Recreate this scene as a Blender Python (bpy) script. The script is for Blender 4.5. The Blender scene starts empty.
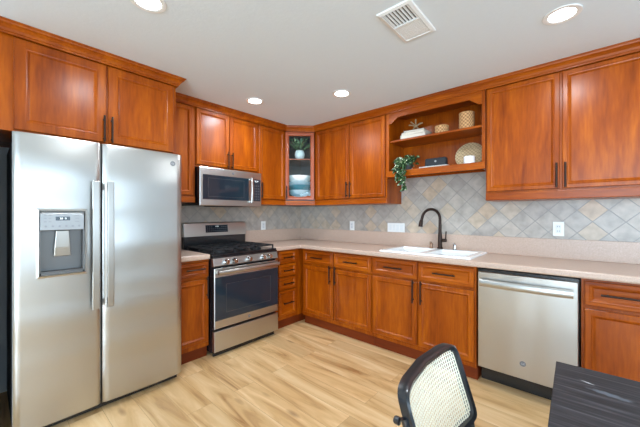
import bpy, bmesh, math, random
from mathutils import Vector, Matrix
random.seed(7)
C = bpy.context.scene.collection
SC = bpy.context.scene
PI = math.pi

# ---------------------------------------------------------------- camera
cam_d = bpy.data.cameras.new('camera'); cam = bpy.data.objects.new('camera', cam_d); C.objects.link(cam)
cam.location = (3.1745, -3.1524, 1.2973)
cam.rotation_euler = (PI/2, 0, math.radians(41.9033))
cam_d.sensor_width = 36.0
cam_d.lens = 300.038/640*36.0
cam_d.shift_x = (320-318.007)/640
cam_d.shift_y = (214.589-213.5)/640
cam_d.clip_start = 0.02
SC.camera = cam

# ---------------------------------------------------------------- world, light, exposure
world = bpy.data.worlds.new('world'); SC.world = world
world.use_nodes = True
wn = world.node_tree; wn.nodes.clear()
sky = wn.nodes.new('ShaderNodeTexSky'); sky.sky_type = 'HOSEK_WILKIE'; sky.sun_direction = (0.3, -0.5, 0.8)
bg = wn.nodes.new('ShaderNodeBackground'); bg.inputs[1].default_value = 1.2
wo = wn.nodes.new('ShaderNodeOutputWorld')
wn.links.new(sky.outputs[0], bg.inputs[0]); wn.links.new(bg.outputs[0], wo.inputs[0])
SC.view_settings.view_transform = 'Standard'
SC.view_settings.look = 'None'
SC.view_settings.gamma = 1.0
SC.view_settings.exposure = 0.20
SC.view_settings.use_curve_mapping = False

def area(name, loc, rot, sx, sy, power, col):
    d = bpy.data.lights.new(name, 'AREA'); d.shape = 'RECTANGLE'; d.size = sx; d.size_y = sy
    d.energy = power; d.color = col
    o = bpy.data.objects.new(name, d); C.objects.link(o); o.location = loc; o.rotation_euler = rot
    return o
DAY = (0.725, 0.93, 1.12)
area('added_daylight_patio', (4.0, -6.42, 1.15), (PI/2, 0, 0), 2.5, 2.0, 190, DAY)            # added lamp at an invented sliding door, behind the camera
area('added_daylight_side', (6.12, -2.6, 1.45), (PI/2, 0, PI/2), 2.4, 1.4, 40, DAY)             # added lamp at an unseen side window
area('added_daylight_side_rear', (6.12, -5.2, 1.45), (PI/2, 0, PI/2), 1.4, 1.4, 35, DAY)  # second added side lamp, further back in the unseen room

# ---------------------------------------------------------------- materials
def nmat(name):
    m = bpy.data.materials.new(name); m.use_nodes = True
    nt = m.node_tree; b = nt.nodes['Principled BSDF']
    return m, nt, b
def srgb(r, g, b):
    f = lambda c: (c/255/12.92) if c/255 <= 0.04045 else ((c/255+0.055)/1.055)**2.4
    return (f(r), f(g), f(b), 1)
def plain(name, col, rough=0.5, metal=0.0, spec=0.5, coat=0.0, noise=0.06, nscale=30, bump=0.0):
    m, nt, b = nmat(name)
    tc = nt.nodes.new('ShaderNodeTexCoord'); nz = nt.nodes.new('ShaderNodeTexNoise'); nz.inputs['Scale'].default_value = nscale
    mr = nt.nodes.new('ShaderNodeMapRange'); mr.inputs['To Min'].default_value = 1-noise; mr.inputs['To Max'].default_value = 1+noise
    vm = nt.nodes.new('ShaderNodeVectorMath'); vm.operation = 'SCALE'; vm.inputs[0].default_value = col[:3]
    nt.links.new(tc.outputs['Object'], nz.inputs['Vector']); nt.links.new(nz.outputs[0], mr.inputs[0])
    nt.links.new(mr.outputs[0], vm.inputs['Scale']); nt.links.new(vm.outputs[0], b.inputs['Base Color'])
    b.inputs['Roughness'].default_value = rough; b.inputs['Metallic'].default_value = metal
    b.inputs['Specular IOR Level'].default_value = spec; b.inputs['Coat Weight'].default_value = coat
    if bump:
        bp = nt.nodes.new('ShaderNodeBump'); bp.inputs['Strength'].default_value = bump; bp.inputs['Distance'].default_value = 0.003
        nt.links.new(nz.outputs[0], bp.inputs['Height']); nt.links.new(bp.outputs[0], b.inputs['Normal'])
    return m
def ramp(nt, stops):
    r = nt.nodes.new('ShaderNodeValToRGB'); e = r.color_ramp.elements
    while len(e) < len(stops): e.new(0.5)
    for i, (p, c) in enumerate(stops): e[i].position = p; e[i].color = c
    return r
def wood(name, c0, c1, c2, vertical=True, rough=0.30, scale=1.0, coat=0.0):
    m, nt, b = nmat(name); L = nt.links.new
    tc = nt.nodes.new('ShaderNodeTexCoord'); oi = nt.nodes.new('ShaderNodeObjectInfo')
    add = nt.nodes.new('ShaderNodeVectorMath'); add.operation = 'ADD'
    mul = nt.nodes.new('ShaderNodeVectorMath'); mul.operation = 'SCALE'; mul.inputs[0].default_value = (17, 9, 23)
    L(oi.outputs['Random'], mul.inputs['Scale']); L(tc.outputs['Object'], add.inputs[0]); L(mul.outputs[0], add.inputs[1])
    mp = nt.nodes.new('ShaderNodeMapping')
    mp.inputs['Scale'].default_value = (9*scale, 9*scale, 1.1*scale) if vertical else (1.1*scale, 9*scale, 9*scale)
    L(add.outputs[0], mp.inputs[0])
    n1 = nt.nodes.new('ShaderNodeTexNoise'); n1.inputs['Scale'].default_value = 1.0; n1.inputs['Detail'].default_value = 4; n1.inputs['Distortion'].default_value = 0.6
    L(mp.outputs[0], n1.inputs['Vector'])
    n2 = nt.nodes.new('ShaderNodeTexNoise'); n2.inputs['Scale'].default_value = 7.0; n2.inputs['Detail'].default_value = 3
    L(mp.outputs[0], n2.inputs['Vector'])
    mx = nt.nodes.new('ShaderNodeMix'); mx.data_type = 'FLOAT'; mx.inputs[0].default_value = 0.35
    L(n1.outputs[0], mx.inputs[2]); L(n2.outputs[0], mx.inputs[3])
    r = ramp(nt, [(0.30, c0), (0.5, c1), (0.70, c2)])
    L(mx.outputs[0], r.inputs[0]); L(r.outputs[0], b.inputs['Base Color'])
    b.inputs['Roughness'].default_value = rough; b.inputs['Specular IOR Level'].default_value = 0.26; b.inputs['Coat Weight'].default_value = coat; b.inputs['Coat Roughness'].default_value = 0.2
    return m

CH0, CH1, CH2 = srgb(116, 46, 3), srgb(150, 68, 4), srgb(180, 92, 8)
M_WOOD = wood('cherry_wood', CH0, CH1, CH2)
M_WOODH = wood('cherry_wood_across', CH0, CH1, CH2, vertical=False)
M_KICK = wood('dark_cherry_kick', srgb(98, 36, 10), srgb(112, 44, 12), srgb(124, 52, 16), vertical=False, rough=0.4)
M_FRAMEWOOD = wood('cherry_frame_sheen', srgb(150, 72, 46), srgb(166, 84, 54), srgb(176, 94, 62), rough=0.25, coat=0.5)  # cherry paled by the room's reflection painted into its colour
M_BRONZE = plain('dark_bronze', srgb(48, 34, 28), 0.38, 0.7)
M_BLACK = plain('black_enamel', srgb(22, 24, 28), 0.25, 0.0, coat=0.3)
M_BLACKMATTE = plain('black_iron', srgb(30, 31, 34), 0.55)
M_BLACKGLASS = plain('black_glass', srgb(30, 42, 52), 0.06, 0.0, spec=0.6, noise=0.02)
M_DGREY = plain('dark_grey_paint', srgb(70, 72, 74), 0.5)
M_CHROME = plain('polished_steel', srgb(205, 205, 205), 0.12, 1.0, noise=0.02)
M_WHITE = plain('white_plastic', srgb(238, 238, 236), 0.35, noise=0.01)
M_PORC = plain('white_porcelain', srgb(246, 247, 247), 0.15, noise=0.01, coat=0.4)
M_CEIL = plain('ceiling_paint', srgb(222, 230, 236), 0.9, noise=0.015, nscale=60, bump=0.25)
M_WALL = plain('wall_paint', srgb(222, 228, 232), 0.85, noise=0.015, nscale=50)
M_TRIMW = plain('white_trim', srgb(236, 236, 234), 0.4, noise=0.01)
M_WHITEBOOK = plain('cream_paper', srgb(204, 196, 182), 0.7, noise=0.08, nscale=80)
M_GREYBOOK = plain('grey_cover', srgb(136, 128, 118), 0.6)
M_LEAF = None

def steel(name, col, along, rough=0.27, wave=0.12):
    m, nt, b = nmat(name); L = nt.links.new
    tc = nt.nodes.new('ShaderNodeTexCoord'); mp = nt.nodes.new('ShaderNodeMapping'); mp.inputs['Scale'].default_value = along
    nz = nt.nodes.new('ShaderNodeTexNoise'); nz.inputs['Scale'].default_value = 1.0; nz.inputs['Detail'].default_value = 3
    L(tc.outputs['Object'], mp.inputs[0]); L(mp.outputs[0], nz.inputs['Vector'])
    mr = nt.nodes.new('ShaderNodeMapRange'); mr.inputs['To Min'].default_value = rough-0.02; mr.inputs['To Max'].default_value = rough+0.03
    L(nz.outputs[0], mr.inputs[0]); L(mr.outputs[0], b.inputs['Roughness'])
    b.inputs['Base Color'].default_value = col; b.inputs['Metallic'].default_value = 1.0
    # the sheet itself is very slightly wavy
    n2 = nt.nodes.new('ShaderNodeTexNoise'); n2.inputs['Scale'].default_value = 1.0; n2.inputs['Detail'].default_value = 0
    m2 = nt.nodes.new('ShaderNodeMapping'); m2.inputs['Scale'].default_value = (1.2, 1.2, 5.0) if along[2] > along[0] else (6.0, 1.2, 1.0)
    bp = nt.nodes.new('ShaderNodeBump'); bp.inputs['Strength'].default_value = wave; bp.inputs['Distance'].default_value = 0.05
    L(tc.outputs['Object'], m2.inputs[0]); L(m2.outputs[0], n2.inputs['Vector']); L(n2.outputs[0], bp.inputs['Height']); L(bp.outputs[0], b.inputs['Normal'])
    return m
M_STEEL = steel('brushed_steel', srgb(190, 189, 186), (3, 3, 90), rough=0.31, wave=0.3)
M_STEELV = steel('brushed_steel_upright', srgb(186, 183, 178), (90, 3, 3), rough=0.30)
M_STEELD = steel('recess_steel', srgb(118, 118, 118), (60, 3, 3), rough=0.45)

def glassmat(name, tint=(0.9, 0.95, 0.95, 1), rough=0.0, alpha=0.12):
    m, nt, b = nmat(name); nt.nodes.remove(b); L = nt.links.new
    out = nt.nodes['Material Output']
    tr = nt.nodes.new('ShaderNodeBsdfTransparent'); tr.inputs[0].default_value = tint
    gl = nt.nodes.new('ShaderNodeBsdfGlossy'); gl.inputs['Roughness'].default_value = rough
    fr = nt.nodes.new('ShaderNodeFresnel'); fr.inputs[0].default_value = 1.5
    ad = nt.nodes.new('ShaderNodeMath'); ad.operation = 'ADD'; ad.inputs[1].default_value = alpha; ad.use_clamp = True
    mx = nt.nodes.new('ShaderNodeMixShader')
    L(fr.outputs[0], ad.inputs[0]); L(ad.outputs[0], mx.inputs[0]); L(tr.outputs[0], mx.inputs[1]); L(gl.outputs[0], mx.inputs[2]); L(mx.outputs[0], out.inputs[0])
    return m
M_GLASS = glassmat('clear_glass', alpha=0.0)
M_PANE = glassmat('window_glass', alpha=0.02)

def emis(name, col, s):
    m, nt, b = nmat(name)
    b.inputs['Base Color'].default_value = (1, 1, 1, 1)
    b.inputs['Emission Color'].default_value = col; b.inputs['Emission Strength'].default_value = s
    return m
M_LAMP = emis('lamp_diffuser', (1.0, 0.97, 0.92, 1), 14)
M_DIGITS = emis('display_digits', (0.75, 0.95, 1.0, 1), 0.5)

def floor_mat():
    m, nt, b = nmat('oak_planks'); L = nt.links.new
    tc = nt.nodes.new('ShaderNodeTexCoord')
    br = nt.nodes.new('ShaderNodeTexBrick'); br.inputs['Scale'].default_value = 1.0
    br.offset = 0.37; br.offset_frequency = 2
    br.inputs['Brick Width'].default_value = 1.25; br.inputs['Row Height'].default_value = 0.175
    br.inputs['Mortar Size'].default_value = 0.0012; br.inputs['Mortar Smooth'].default_value = 0.4
    br.inputs['Color1'].default_value = (0, 0, 0, 1); br.inputs['Color2'].default_value = (1, 1, 1, 1); br.inputs['Mortar'].default_value = (0.5, 0.5, 0.5, 1)
    L(tc.outputs['Object'], br.inputs['Vector'])
    sep = nt.nodes.new('ShaderNodeSeparateColor'); L(br.outputs['Color'], sep.inputs[0])
    sc = nt.nodes.new('ShaderNodeVectorMath'); sc.operation = 'SCALE'; sc.inputs[0].default_value = (31, 17, 5); L(sep.outputs[0], sc.inputs['Scale'])
    ad = nt.nodes.new('ShaderNodeVectorMath'); ad.operation = 'ADD'; L(tc.outputs['Object'], ad.inputs[0]); L(sc.outputs[0], ad.inputs[1])
    mp = nt.nodes.new('ShaderNodeMapping'); mp.inputs['Scale'].default_value = (0.9, 7, 1); L(ad.outputs[0], mp.inputs[0])
    n1 = nt.nodes.new('ShaderNodeTexNoise'); n1.inputs['Scale'].default_value = 1.3; n1.inputs['Detail'].default_value = 6; n1.inputs['Distortion'].default_value = 0.9; n1.inputs['Roughness'].default_value = 0.6
    L(mp.outputs[0], n1.inputs['Vector'])
    r = ramp(nt, [(0.28, srgb(160, 114, 68)), (0.42, srgb(204, 162, 110)), (0.58, srgb(222, 184, 134)), (0.75, srgb(234, 204, 160))])
    L(n1.outputs[0], r.inputs[0])
    # knots
    mk = nt.nodes.new('ShaderNodeMapping'); mk.inputs['Scale'].default_value = (1.7, 5.2, 1); L(ad.outputs[0], mk.inputs[0])
    vo = nt.nodes.new('ShaderNodeTexVoronoi'); vo.inputs['Scale'].default_value = 1.0; vo.inputs['Randomness'].default_value = 1.0; L(mk.outputs[0], vo.inputs['Vector'])
    kr = ramp(nt, [(0.03, srgb(130, 84, 46)), (0.13, (1, 1, 1, 1))]); L(vo.outputs['Distance'], kr.inputs[0])
    k = nt.nodes.new('ShaderNodeMix'); k.data_type = 'RGBA'; k.blend_type = 'MULTIPLY'; k.inputs[0].default_value = 0.55
    L(r.outputs[0], k.inputs[6]); L(kr.outputs[0], k.inputs[7])
    # plank to plank tone
    mr = nt.nodes.new('ShaderNodeMapRange'); mr.inputs['To Min'].default_value = 0.90; mr.inputs['To Max'].default_value = 1.08; L(sep.outputs[0], mr.inputs[0])
    t = nt.nodes.new('ShaderNodeVectorMath'); t.operation = 'SCALE'; L(k.outputs[2], t.inputs[0]); L(mr.outputs[0], t.inputs['Scale'])
    j = nt.nodes.new('ShaderNodeMix'); j.data_type = 'RGBA'; L(br.outputs['Fac'], j.inputs[0]); L(t.outputs[0], j.inputs[6]); j.inputs[7].default_value = srgb(168, 130, 86)
    L(j.outputs[2], b.inputs['Base Color'])
    b.inputs['Roughness'].default_value = 0.38
    bp = nt.nodes.new('ShaderNodeBump'); bp.inputs['Strength'].default_value = 0.08; bp.inputs['Distance'].default_value = 0.002
    L(n1.outputs[0], bp.inputs['Height']); L(bp.outputs[0], b.inputs['Normal'])
    return m
def tile_mat(name, axis):
    m, nt, b = nmat(name); L = nt.links.new
    tc = nt.nodes.new('ShaderNodeTexCoord'); sp = nt.nodes.new('ShaderNodeSeparateXYZ'); cb = nt.nodes.new('ShaderNodeCombineXYZ')
    L(tc.outputs['Object'], sp.inputs[0]); L(sp.outputs[axis], cb.inputs[0]); L(sp.outputs[2], cb.inputs[1])
    mp = nt.nodes.new('ShaderNodeMapping'); mp.vector_type = 'POINT'; mp.inputs['Rotation'].default_value = (0, 0, PI/4)
    mp.inputs['Location'].default_value = (0.02, 0.055, 0)
    L(cb.outputs[0], mp.inputs[0])
    br = nt.nodes.new('ShaderNodeTexBrick'); br.offset = 0.0; br.inputs['Scale'].default_value = 1.0
    br.inputs['Brick Width'].default_value = 0.128; br.inputs['Row Height'].default_value = 0.128
    br.inputs['Mortar Size'].default_value = 0.003; br.inputs['Mortar Smooth'].default_value = 0.3
    br.inputs['Color1'].default_value = (0, 0, 0, 1); br.inputs['Color2'].default_value = (1, 1, 1, 1)
    L(mp.outputs[0], br.inputs['Vector'])
    sep = nt.nodes.new('ShaderNodeSeparateColor'); L(br.outputs['Color'], sep.inputs[0])
    r = ramp(nt, [(0.0, srgb(168, 158, 150)), (0.35, srgb(176, 167, 158)), (0.7, srgb(182, 171, 160)), (0.88, srgb(188, 171, 152)), (1.0, srgb(190, 166, 142))])
    L(sep.outputs[0], r.inputs[0])
    nz = nt.nodes.new('ShaderNodeTexNoise'); nz.inputs['Scale'].default_value = 14; nz.inputs['Detail'].default_value = 5; L(tc.outputs['Object'], nz.inputs['Vector'])
    mr = nt.nodes.new('ShaderNodeMapRange'); mr.inputs['From Min'].default_value = 0.3; mr.inputs['From Max'].default_value = 0.7; mr.inputs['To Min'].default_value = 0.82; mr.inputs['To Max'].default_value = 1.16; L(nz.outputs[0], mr.inputs[0])
    t = nt.nodes.new('ShaderNodeVectorMath'); t.operation = 'SCALE'; L(r.outputs[0], t.inputs[0]); L(mr.outputs[0], t.inputs['Scale'])
    j = nt.nodes.new('ShaderNodeMix'); j.data_type = 'RGBA'; L(br.outputs['Fac'], j.inputs[0]); L(t.outputs[0], j.inputs[6]); j.inputs[7].default_value = srgb(150, 146, 142)
    L(j.outputs[2], b.inputs['Base Color']); b.inputs['Roughness'].default_value = 0.35
    bp = nt.nodes.new('ShaderNodeBump'); bp.invert = True; bp.inputs['Strength'].default_value = 0.5; bp.inputs['Distance'].default_value = 0.003
    L(br.outputs['Fac'], bp.inputs['Height']); L(bp.outputs[0], b.inputs['Normal'])
    return m
def counter_mat():
    m, nt, b = nmat('beige_speckled_counter'); L = nt.links.new
    tc = nt.nodes.new('ShaderNodeTexCoord')
    nz = nt.nodes.new('ShaderNodeTexNoise'); nz.inputs['Scale'].default_value = 340; nz.inputs['Detail'].default_value = 2; L(tc.outputs['Object'], nz.inputs['Vector'])
    r = ramp(nt, [(0.30, srgb(170, 142, 126)), (0.45, srgb(192, 165, 148)), (0.60, srgb(200, 174, 156)), (0.72, srgb(212, 190, 174))])
    L(nz.outputs[0], r.inputs[0]); L(r.outputs[0], b.inputs['Base Color']); b.inputs['Roughness'].default_value = 0.33
    return m
def table_mat():
    m, nt, b = nmat('dark_stained_table'); L = nt.links.new
    tc = nt.nodes.new('ShaderNodeTexCoord'); mp = nt.nodes.new('ShaderNodeMapping'); mp.inputs['Scale'].default_value = (3.5, 80, 10); mp.inputs['Rotation'].default_value = (0, 0, 0)
    L(tc.outputs['Object'], mp.inputs[0])
    nz = nt.nodes.new('ShaderNodeTexNoise'); nz.inputs['Scale'].default_value = 1.2; nz.inputs['Detail'].default_value = 6; nz.inputs['Distortion'].default_value = 0.4; L(mp.outputs[0], nz.inputs['Vector'])
    r = ramp(nt, [(0.30, srgb(30, 30, 33)), (0.47, srgb(42, 42, 46)), (0.58, srgb(56, 55, 59)), (0.72, srgb(84, 83, 88))])
    L(nz.outputs[0], r.inputs[0])
    # pale scuff left on the top
    col = r.outputs[0]
    n2 = nt.nodes.new('ShaderNodeTexNoise'); n2.inputs['Scale'].default_value = 60; L(tc.outputs['Object'], n2.inputs['Vector'])
    for (cx, cy, rx, ry, rot, hard, c) in ((0.083, -0.118, 0.017, 0.0040, -0.35, 0.9, srgb(200, 202, 204)), (0.135, -0.165, 0.055, 0.013, -0.15, 0.6, srgb(120, 128, 138))):
        mm = nt.nodes.new('ShaderNodeMapping'); mm.vector_type = 'TEXTURE'
        mm.inputs['Location'].default_value = (cx, cy, 0.75); mm.inputs['Rotation'].default_value = (0, 0, rot); mm.inputs['Scale'].default_value = (rx, ry, 1)
        L(tc.outputs['Object'], mm.inputs[0])
        ln = nt.nodes.new('ShaderNodeVectorMath'); ln.operation = 'LENGTH'; L(mm.outputs[0], ln.inputs[0])
        a = nt.nodes.new('ShaderNodeMath'); a.operation = 'ADD'; L(ln.outputs['Value'], a.inputs[0]); L(n2.outputs[0], a.inputs[1])
        mr = nt.nodes.new('ShaderNodeMapRange'); mr.inputs['From Min'].default_value = 1.6; mr.inputs['From Max'].default_value = 1.0; mr.inputs['To Max'].default_value = hard; L(a.outputs[0], mr.inputs[0])
        mx = nt.nodes.new('ShaderNodeMix'); mx.data_type = 'RGBA'; L(mr.outputs[0], mx.inputs[0]); L(col, mx.inputs[6]); mx.inputs[7].default_value = c
        col = mx.outputs[2]
    L(col, b.inputs['Base Color']); b.inputs['Roughness'].default_value = 0.5; b.inputs['Specular IOR Level'].default_value = 0.3
    return m
def weave_mat(name, c0, c1, sx=90, sz=90):
    m, nt, b = nmat(name); L = nt.links.new
    tc = nt.nodes.new('ShaderNodeTexCoord')
    ck = nt.nodes.new('ShaderNodeTexChecker'); ck.inputs['Scale'].default_value = sx
    ck.inputs['Color1'].default_value = c0; ck.inputs['Color2'].default_value = c1
    L(tc.outputs['Object'], ck.inputs['Vector']); L(ck.outputs[0], b.inputs['Base Color']); b.inputs['Roughness'].default_value = 0.7
    return m
M_FLOOR = floor_mat(); M_TILEB = tile_mat('diagonal_stone_tile_back', 0); M_TILEL = tile_mat('diagonal_stone_tile_left', 1)
M_COUNTER = counter_mat(); M_TABLE = table_mat()
M_WICKER = weave_mat('woven_seagrass', srgb(158, 112, 70), srgb(214, 168, 116), 62)
M_CANE = plain('natural_cane', srgb(244, 236, 214), 0.5, noise=0.05, nscale=20)
M_CHAIRBLK = plain('black_lacquer', srgb(24, 27, 32), 0.3, coat=0.3)

# ---------------------------------------------------------------- mesh helpers
class MB:
    def __init__(s): s.bm = bmesh.new()
    def box(s, x0, x1, y0, y1, z0, z1):
        v = [s.bm.verts.new((x, y, z)) for x in (x0, x1) for y in (y0, y1) for z in (z0, z1)]
        for f in ((0, 1, 3, 2), (4, 6, 7, 5), (0, 4, 5, 1), (2, 3, 7, 6), (0, 2, 6, 4), (1, 5, 7, 3)): s.bm.faces.new([v[i] for i in f])
        return s
    def prism(s, pts, z0, z1, axis='z'):
        f = {'z': lambda p, h: (p[0], p[1], h), 'x': lambda p, h: (h, p[0], p[1]), 'y': lambda p, h: (p[0], h, p[1])}[axis]
        a = [s.bm.verts.new(f(p, z0)) for p in pts]; b = [s.bm.verts.new(f(p, z1)) for p in pts]
        s.bm.faces.new(a[::-1]); s.bm.faces.new(b); n = len(pts)
        for i in range(n): s.bm.faces.new((a[i], a[(i+1) % n], b[(i+1) % n], b[i]))
        return s
    def rings(s, rings, cap0=True, cap1=True, closed=True):
        R = [[s.bm.verts.new(p) for p in r] for r in rings]
        for a, b in zip(R, R[1:]):
            n = len(a)
            for i in range(n if closed else n-1): s.bm.faces.new((a[i], a[(i+1) % n], b[(i+1) % n], b[i]))
        if cap0: s.bm.faces.new(R[0][::-1])
        if cap1: s.bm.faces.new(R[-1])
        return s
    def lathe(s, prof, seg=24, c=(0, 0, 0), axis='z', cap0=True, cap1=True):
        rr = []
        for r, h in prof:
            ring = []
            for i in range(seg):
                a = 2*PI*i/seg; u, v = r*math.cos(a), r*math.sin(a)
                p = {'z': (u, v, h), 'y': (u, h, v), 'x': (h, u, v)}[axis]
                ring.append((p[0]+c[0], p[1]+c[1], p[2]+c[2]))
            rr.append(ring)
        return s.rings(rr, cap0, cap1)
    def tube(s, pts, r, seg=10, closed=False, sq=None):
        pts = [Vector(p) for p in pts]; n = len(pts); rr = []; up = None
        for i, p in enumerate(pts):
            if closed: d = (pts[(i+1) % n]-pts[i-1]).normalized()
            else: d = (pts[min(i+1, n-1)]-pts[max(i-1, 0)]).normalized()
            if up is None: up = Vector((0, 0, 1)) if abs(d.z) < 0.9 else Vector((1, 0, 0))
            u = (up - d*up.dot(d)).normalized(); up = u; w = d.cross(u)
            ri = r[i] if isinstance(r, (list, tuple)) else r
            rr.append([tuple(p + (u*math.cos(2*PI*k/seg)+w*math.sin(2*PI*k/seg))*ri) for k in range(seg)])
        if closed: rr.append(rr[0]); return s.rings(rr, False, False)
        return s.rings(rr)
    def build(s, name, mat, parent=None, smooth=False, bevel=0, seg=2, merge=False):
        if merge: bmesh.ops.remove_doubles(s.bm, verts=s.bm.verts, dist=1e-5)
        bmesh.ops.recalc_face_normals(s.bm, faces=s.bm.faces)
        me = bpy.data.meshes.new(name); s.bm.to_mesh(me); s.bm.free()
        me.materials.append(mat)
        if smooth:
            for p in me.polygons: p.use_smooth = True
            try: me.set_sharp_from_angle(angle=math.radians(40))
            except Exception: pass
        o = bpy.data.objects.new(name, me); C.objects.link(o)
        if parent is not None: o.parent = parent
        if bevel:
            b = o.modifiers.new('bevel', 'BEVEL'); b.width = bevel; b.segments = seg; b.limit_method = 'ANGLE'
        return o
def thing(name, label, cat, loc=(0, 0, 0), rz=0.0, group=None):
    o = bpy.data.objects.new(name, None); C.objects.link(o); o.empty_display_size = 0.05
    o.location = loc; o.rotation_euler = (0, 0, rz); o['label'] = label; o['category'] = cat
    if group: o['group'] = group
    return o
def tag(o, label, cat, group=None):
    o['label'] = label; o['category'] = cat
    if group: o['group'] = group
    return o
def struct(o): o['kind'] = 'structure'; return o
def text_part(name, s, size, mat, parent, loc, rot, ext=0.0004):
    cu = bpy.data.curves.new(name, 'FONT'); cu.body = s; cu.size = size; cu.align_x = 'CENTER'; cu.align_y = 'CENTER'; cu.extrude = ext
    t = bpy.data.objects.new(name, cu); C.objects.link(t)
    dg = bpy.context.evaluated_depsgraph_get(); me = bpy.data.meshes.new_from_object(t.evaluated_get(dg)); bpy.data.objects.remove(t)
    me.materials.clear(); me.materials.append(mat)
    o = bpy.data.objects.new(name, me); C.objects.link(o); o.parent = parent; o.location = loc; o.rotation_euler = rot
    return o
def dup(root, loc, rz=None):
    r = root.copy(); C.objects.link(r); r.location = loc
    if rz is not None: r.rotation_euler = (0, 0, rz)
    for ch in list(root.children):
        c = ch.copy(); C.objects.link(c); c.parent = r
        for g in ch.children:
            d = g.copy(); C.objects.link(d); d.parent = c
    return r

# ================================================================ SETTING
RX, RY, H = 6.2, -6.5, 2.41
struct(MB().box(0, RX, RY, 0, -0.08, 0).build('floor', M_FLOOR))
struct(MB().box(0, RX, RY, 0, H, H+0.1).build('ceiling', M_CEIL))
struct(MB().box(-0.12, 0, RY-0.12, 0.12, -0.08, H+0.1).build('wall_left', M_WALL))
struct(MB().box(0, RX+0.12, 0, 0.12, -0.08, H+0.1).build('wall_back', M_WALL))
w = MB(); w.box(0, 2.7, RY-0.12, RY, 0, H).box(5.3, RX, RY-0.12, RY, 0, H).box(2.7, 5.3, RY-0.12, RY, 2.15, H)
struct(w.build('wall_front', M_WALL))
w = MB()
w.box(RX, RX+0.12, RY, 0, 0, 0.75).box(RX, RX+0.12, RY, 0, 2.15, H)
for a, b in ((RY, -5.9), (-4.5, -3.8), (-1.4, 0)): w.box(RX, RX+0.12, a, b, 0.75, 2.15)
struct(w.build('wall_right', M_WALL))
def window(name, x0, x1, z0, z1, loc, rz, bars):
    r = bpy.data.objects.new(name, None); C.objects.link(r); r.location = loc; r.rotation_euler = (0, 0, rz); struct(r)
    m = MB(); t = 0.05
    m.box(x0, x1, -0.03, 0.03, z0, z0+t).box(x0, x1, -0.03, 0.03, z1-t, z1)
    for k in range(bars+1):
        x = x0+(x1-x0-t)*k/bars; m.box(x, x+t, -0.03, 0.03, z0, z1)
    m.build('window_frame', M_TRIMW, r); MB().box(x0+t/2, x1-t/2, -0.004, 0.004, z0+t/2, z1-t/2).build('window_pane', M_PANE, r)
window('unseen_door_1', -1.3, 1.3, 0.0, 2.15, (4.0, RY-0.05, 0), 0, 2)  # unseen patio door, added to give the daylight a source
window('unseen_window_1', -1.2, 1.2, 0.75, 2.15, (RX+0.05, -2.6, 0), PI/2, 2)  # unseen window, added as an opening for the side daylight
window('unseen_window_2', -0.7, 0.7, 0.75, 2.15, (RX+0.05, -5.2, 0), PI/2, 1)  # another unseen window, added for the rear side daylight
m = MB().box(0.0, 0.66, -3.20, -3.10, 0, H); struct(m.build('shade_partition', M_WALL))  # partition added to deepen the shade beside the refrigerator
struct(MB().box(4.0, RX, -0.014, 0, 0, 0.09).build('baseboard_back', M_TRIMW))
# diagonal tile above the counters
o = MB().box(0.006, 4.0, -0.006, 0, 1.085, 1.425).box(1.62, 2.538, -0.006, 0, 1.425, 1.70).build('tile_backsplash', M_TILEB, bpy.data.objects['wall_back'])
o = MB().box(0, 0.006, -2.12, 0, 0.9, 1.425).box(0, 0.006, -1.79, -1.03, 1.425, 1.46).build('tile_backsplash', M_TILEL, bpy.data.objects['wall_left'])

# ================================================================ CABINETRY
def pull(L, parent, x, z, y, vertical=True):
    """dark bar pull centred at (x, z) on the front plane y"""
    m = MB(); r = 0.0065; off = 0.028
    if vertical:
        m.tube([(x, y-off, z-L/2), (x, y-off, z+L/2)], r, 10)
        for s in (-1, 1): m.tube([(x, y, z+s*L*0.36), (x, y-off, z+s*L*0.36)], r*0.9, 8)
    else:
        m.tube([(x-L/2, y-off, z), (x+L/2, y-off, z)], r, 10)
        for s in (-1, 1): m.tube([(x+s*L*0.36, y, z), (x+s*L*0.36, y-off, z)], r*0.9, 8)
    return m.build('handle', M_BRONZE, parent, smooth=True)
def front_panel(name, parent, x0, x1, z0, z1, y, fr=0.038, t=0.02, mat=None, glass=False):
    """a door or drawer front whose back lies on plane y; moulded frame and recessed flat panel"""
    def rect(i, yy): return [(x0+i, yy, z0+i), (x1-i, yy, z0+i), (x1-i, yy, z1-i), (x0+i, yy, z1-i)]
    f = y-t
    prof = [(0, y), (0, f+0.004), (0.004, f), (fr-0.008, f), (fr-0.003, f-0.0025), (fr+0.003, f-0.001), (fr+0.008, f+0.005), (fr+0.014, f+0.010)]
    if glass:
        m = MB(); m.rings([rect(i, yy) for i, yy in prof]+[rect(fr+0.014, y)]+[rect(0, y)], False, False)
        return m.build(name, mat or M_WOOD, parent, merge=True)
    m = MB(); m.rings([rect(i, yy) for i, yy in prof])
    return m.build(name, mat or M_WOOD, parent)
RL, RB = PI/2, 0.0     # left wall cabinets face +x, back wall ones face -y

def base_cab(name, label, loc, rz, w, body_x=(0, None), open_top=False):
    t = thing(name, label, 'cabinet', loc, rz)
    x0 = body_x[0]; x1 = body_x[1] if body_x[1] is not None else w
    m = MB()
    if open_top:
        m.box(x0, x1, -0.60, 0, 0.105, 0.125).box(x0, x1, -0.60, -0.592, 0.126, 0.893).box(x0, x1, -0.012, 0, 0.126, 0.893).box(x0, x0+0.016, -0.5915, -0.0125, 0.126, 0.893).box(x1-0.016, x1, -0.5915, -0.0125, 0.126, 0.893)
    else: m.box(x0, x1, -0.60, 0, 0.105, 0.893)
    m.build('body', M_WOOD, t)
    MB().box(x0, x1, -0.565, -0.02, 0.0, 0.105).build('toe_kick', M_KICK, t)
    return t
Z_D0, Z_D1, Z_T0, Z_T1 = 0.150, 0.705, 0.728, 0.880
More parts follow.
